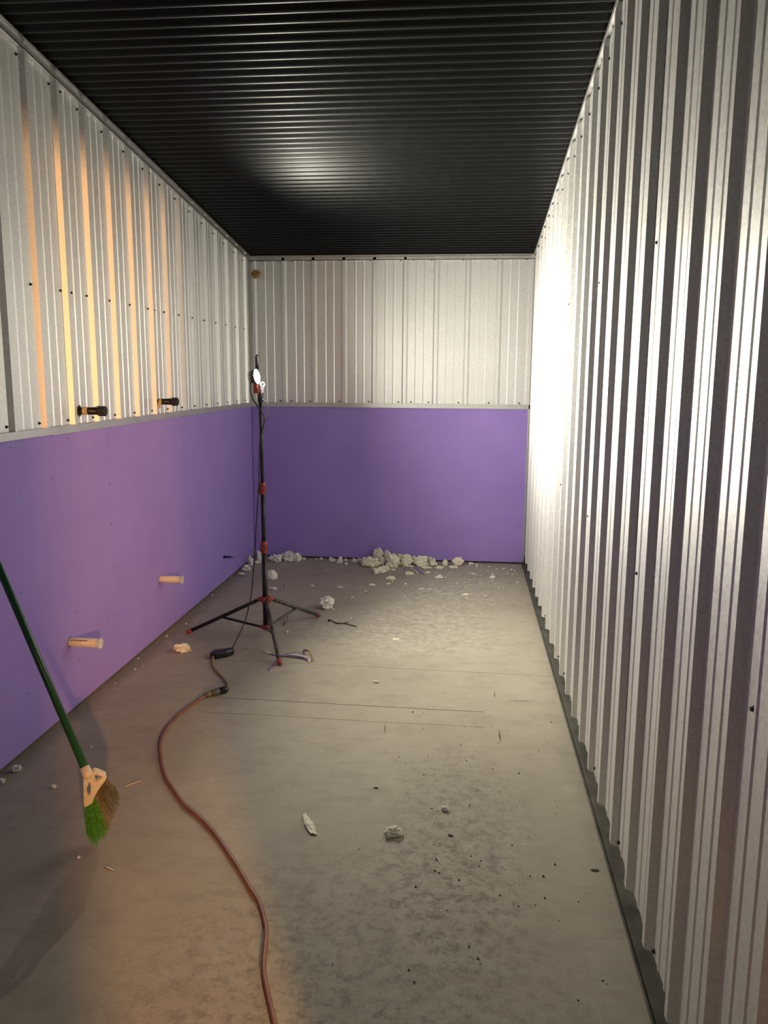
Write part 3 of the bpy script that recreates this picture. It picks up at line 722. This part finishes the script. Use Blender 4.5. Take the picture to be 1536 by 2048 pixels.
for (x, y, w, h) in [(1.431, 5.91, .050, .018), (1.055, 5.513, .055, .014), (1.167, 5.568, .042, .010), (1.29, 5.584, .024, .010), (1.411, 5.462, .038, .006), (1.03, 5.348, .030, .008), (1.716, 5.332, .048, .014), (2.087, 5.728, .016, .011), (.883, 4.895, .018, .009), (.964, 5.175, .022, .013), (.84, 5.43, .050, .012), (.693, 4.405, .024, .014), (.64, 5.45, .03, .01), (1.02, 4.72, .016, .008), (1.33, 4.35, .05, .006), (1.62, 4.55, .018, .008)]:
    scrap('foam_flake', x, y, w, h, 'small pale foam flake scattered on the concrete before the heap', 'foam', G4, 'cream_foam', .45, None, 0, 0, 2)
scrap('foam_crumb', 1.912, 5.83, .046, .024, 'white foam crumb alone near the right wall', mat='white_foam', rough=.5)
scrap('foam_lump', .840, 4.88, .092, .088, 'white fist-sized foam lump beside the tripod leg', mat='white_foam', rough=.50, depth=.08)
scrap('foam_flake', .205, 4.00, .118, .046, 'cream crinkled foam flake between left wall and plug block', rough=.5, depth=.07)
scrap('foam_curl', 1.289, 3.70, .032, .014, 'small pale foam curl before the trench patch', rough=.5)
scrap('foam_sliver', 1.208, 2.432, .030, .012, 'long thin leaf-shaped foam sliver beside the orange cord', rough=.35, depth=.140, rz=.42)
scrap('foam_flake', 1.490, 2.405, .070, .030, 'wedge-shaped cream foam flake on the bare near floor', rough=.30, depth=.045, rz=.45)
scrap('foam_crumb', 1.652, 2.565, .025, .017, 'small round white foam crumb on the dirty floor patch', mat='white_foam', rough=.2)
scrap('foam_bead', .542, 2.166, .0095, .0085, 'tiny white bead beside the broom bristles', mat='white_foam', rough=.1, sub=2)
scrap('foam_shred', .055, 2.655, .045, .026, 'torn white shred at the foot of the left wall by the broom', mat='white_foam', rough=.6)
scrap('foam_shred', .045, 2.570, .035, .018, 'ragged grey-white shred nearest the left wall by the broom', mat='white_foam', rough=.6)
scrap('foam_crumb', .252, 2.56, .027, .015, 'white foam crumb between left wall and broom cap', mat='white_foam', rough=.5)
scrap('foam_crumb', .246, 2.875, .010, .016, 'tiny upright foam crumb behind the broom handle', mat='white_foam', rough=.3, sub=2)

def ribbon(pts, w_, name, mat, parent=None, up_=Vector((0, 0, 1)), th=.0012):
    pts = spline(pts, 5); mb = MB(); vs_ = []; fs_ = []
    for i_, q in enumerate(pts):
        t = (pts[min(i_+1, len(pts)-1)]-pts[max(i_-1, 0)]).normalized(); s_ = t.cross(up_).normalized()*w_/2; n_ = s_.cross(t).normalized()*th
        vs_ += [q-s_, q+s_, q+s_+n_, q-s_+n_]
    for i_ in range(len(pts)-1):
        a = 4*i_; c = a+4
        fs_ += [(a, a+1, c+1, c), (a+1, a+2, c+2, c+1), (a+2, a+3, c+3, c+2), (a+3, a, c, c+3)]
    k = 4*(len(pts)-1); fs_ += [(0, 3, 2, 1), (k, k+1, k+2, k+3)]
    mb.add(vs_, fs_); return mb.build(name, mat, parent)
# paper torn off the board edges, by the front foot of the tripod
tp = tag(empty('torn_paper', (.80, 4.0, 0)), 'twisted purple paper strips torn from board, by the front tripod foot', 'paper strips')
def V(x, y, z): return Vector((x-.80, y-4.0, z))
ribbon([V(.641, 4.064, .006), V(.662, 4.055, .012), V(.69, 4.040, .004)], .010, 'white_strip', 'paper_back', tp)
ribbon([V(.685, 4.040, .004), V(.755, 4.012, .006), V(.83, 4.016, .007), V(.92, 3.955, .004)], .014, 'purple_strip', 'purple_paper', tp)
ribbon([V(.77, 4.020, .012), V(.83, 4.043, .016), V(.885, 4.036, .006)], .010, 'purple_strip', 'purple_paper', tp)
ribbon([V(.80, 4.010, .015), V(.86, 3.995, .016), V(.905, 3.985, .010), V(.915, 3.945, .003)], .013, 'pale_strip', 'paper_back', tp)
ribbon([V(.866, 4.045, .003), V(.868, 4.048, .026), V(.905, 4.0, .036), V(.932, 3.955, .004)], .012, 'kraft_strip', 'tan_kraft', tp, Vector((.3, -1, .2)))
ribbon([V(.772, 3.945, .006), V(.748, 3.905, .012), V(.738, 3.86, .006), V(.735, 3.80, .003)], .009, 'purple_strip', 'purple_paper', tp)
tp = tag(empty('torn_paper', (1.33, 5.97, 0)), 'purple and white paper strips lying before the foam heap', 'paper strips')
def V(x, y, z): return Vector((x-1.33, y-5.97, z))
ribbon([V(1.235, 6.02, .004), V(1.29, 6.03, .020), V(1.345, 5.985, .022), V(1.395, 5.90, .004)], .016, 'purple_strip', 'purple_paper', tp)
ribbon([V(1.235, 5.985, .003), V(1.285, 5.985, .014), V(1.335, 5.945, .016), V(1.36, 5.90, .003)], .012, 'white_strip', 'paper_back', tp)
ribbon([V(1.27, 6.04, .012), V(1.33, 6.035, .018), V(1.37, 5.99, .006)], .008, 'purple_strip', 'purple_paper', tp)
# wires and splinters
mb = MB(); mb.tube(spline([(.90, 4.655, .010), (.915, 4.648, .008), (.946, 4.620, .004), (1.003, 4.606, .006), (1.077, 4.566, .003)], 5), .0028, 6); mb.tube(spline([(.93, 4.632, .003), (.963, 4.60, .005), (1.018, 4.640, .006)], 5), .0022, 6); mb.tube([(.893, 4.660, .007), (.906, 4.650, .008)], .0065, 6)
tag(mb.build('wire_offcut', 'dark_chip', None, True), 'bent dark wire offcut on the floor near the white lump', 'wire')
mb = MB(); mb.tube(spline([(.648, 4.530, .002), (.644, 4.560, .006), (.628, 4.640, .016), (.640, 4.665, .018), (.655, 4.60, .012), (.648, 4.545, .004)], 5), .0018, 6)
tag(mb.build('wire_loop', 'dark_chip', None, True), 'thin dark wire loop on the floor between the tripod legs', 'wire')
mb = MB(); mb.tube([(.515, 4.118, .003), (.545, 4.126, .004), (.566, 4.132, .006)], [.002, .005, .003], 6)
tag(mb.build('wood_chip', 'paper_back', None), 'pale wood chip between plug block and front tripod leg', 'chip')
mb = MB(); mb.tube([(.505, 2.606, .002), (.543, 2.651, .003)], [.0022, .0016], 5); tag(mb.build('straw', 'mask_tape', None), 'thin pale straw beside the broom bristles', 'straw')
mb = MB(); mb.tube([(1.630, 2.302, .002), (1.640, 2.285, .003), (1.647, 2.262, .002)], [.001, .003, .001], 5); tag(mb.build('wood_sliver', 'paper_back', None), 'thin pale sliver on the dirty floor patch', 'sliver')
mb = MB(); mb.tube([(.640, 2.139, .002), (.660, 2.128, .003), (.678, 2.121, .002)], [.0015, .0025, .001], 5); tag(mb.build('wood_sliver', 'paper_back', None), 'thin pale sliver on the floor below the broom', 'sliver')
mb = MB(); mb.tube([(.452, 5.44, .002), (.478, 5.435, .004)], .003, 5); mb.tube([(.464, 5.43, .003), (.478, 5.318, .002)], [.004, .002], 5); tag(mb.build('plastic_anchor', 'paper_back', None), 'small pale T-shaped plastic scrap behind the tripod', 'scrap')
for (x, y, w, lab) in [(2.112, 2.275, .026, 'dark chip near the right wall track'), (1.402, 2.693, .020, 'dark chip in the middle of the near floor'), (1.675, 2.417, .020, 'dark flake by the dirty floor patch')]:
    scrap('dark_chip', x, y, w, .0035, lab, 'chip', None, 'dark_chip', .5, w*.6, 0, 0, 2)

# crumbs and grit nobody could count
rg = random.Random(21)
def grit(name, n, gen, mat, label):
    mb = MB()
    for _ in range(n):
        x, y, s_ = gen(); h = s_*(.3+.5*rg.random()); a0 = rg.random()*6.28
        pts = [(x+s_*.5*(.7+.6*rg.random())*math.cos(a0+k*1.2566), y+s_*.5*(.7+.6*rg.random())*math.sin(a0+k*1.2566), .0002) for k in range(5)]
        mb.add(pts+[(x+s_*.1*rg.random(), y, h)], [(k, (k+1) % 5, 5) for k in range(5)]+[(4, 3, 2, 1, 0)])
    return tag(mb.build(name, mat), label, 'crumbs', None, 'stuff')
def g1():
    r_ = rg.random()
    if r_ < .5: return (min(W-.05, max(.15, rg.gauss(1.62, .22))), min(5.95, rg.gauss(5.6, .28)), .004+.010*rg.random()**3)
    if r_ < .7: return (rg.uniform(1.72, 2.1), rg.uniform(5.9, 6.29), .004+.012*rg.random()**2)
    if r_ < .85: return (.02+.10*rg.random()**2, rg.uniform(3.42, 6.2), .003+.012*rg.random()**3)
    return (rg.uniform(.5, 2.1), rg.uniform(3.42, 6.0), .003+.009*rg.random()**3)
grit('foam_crumbs', 420, g1, 'white_foam', 'white foam crumbs sprinkled over the back of the concrete floor')
def g2():
    if rg.random() < .45: return (max(1.38, rg.gauss(1.68, .12)), min(3.38, rg.gauss(2.45, .3)), .002+.006*rg.random()**3)
    return (rg.uniform(1.38, 2.1), rg.uniform(1.6, 3.38), .002+.006*rg.random()**3)
grit('dark_grit', 190, g2, 'dark_chip', 'dark grit and specks on the near concrete floor')
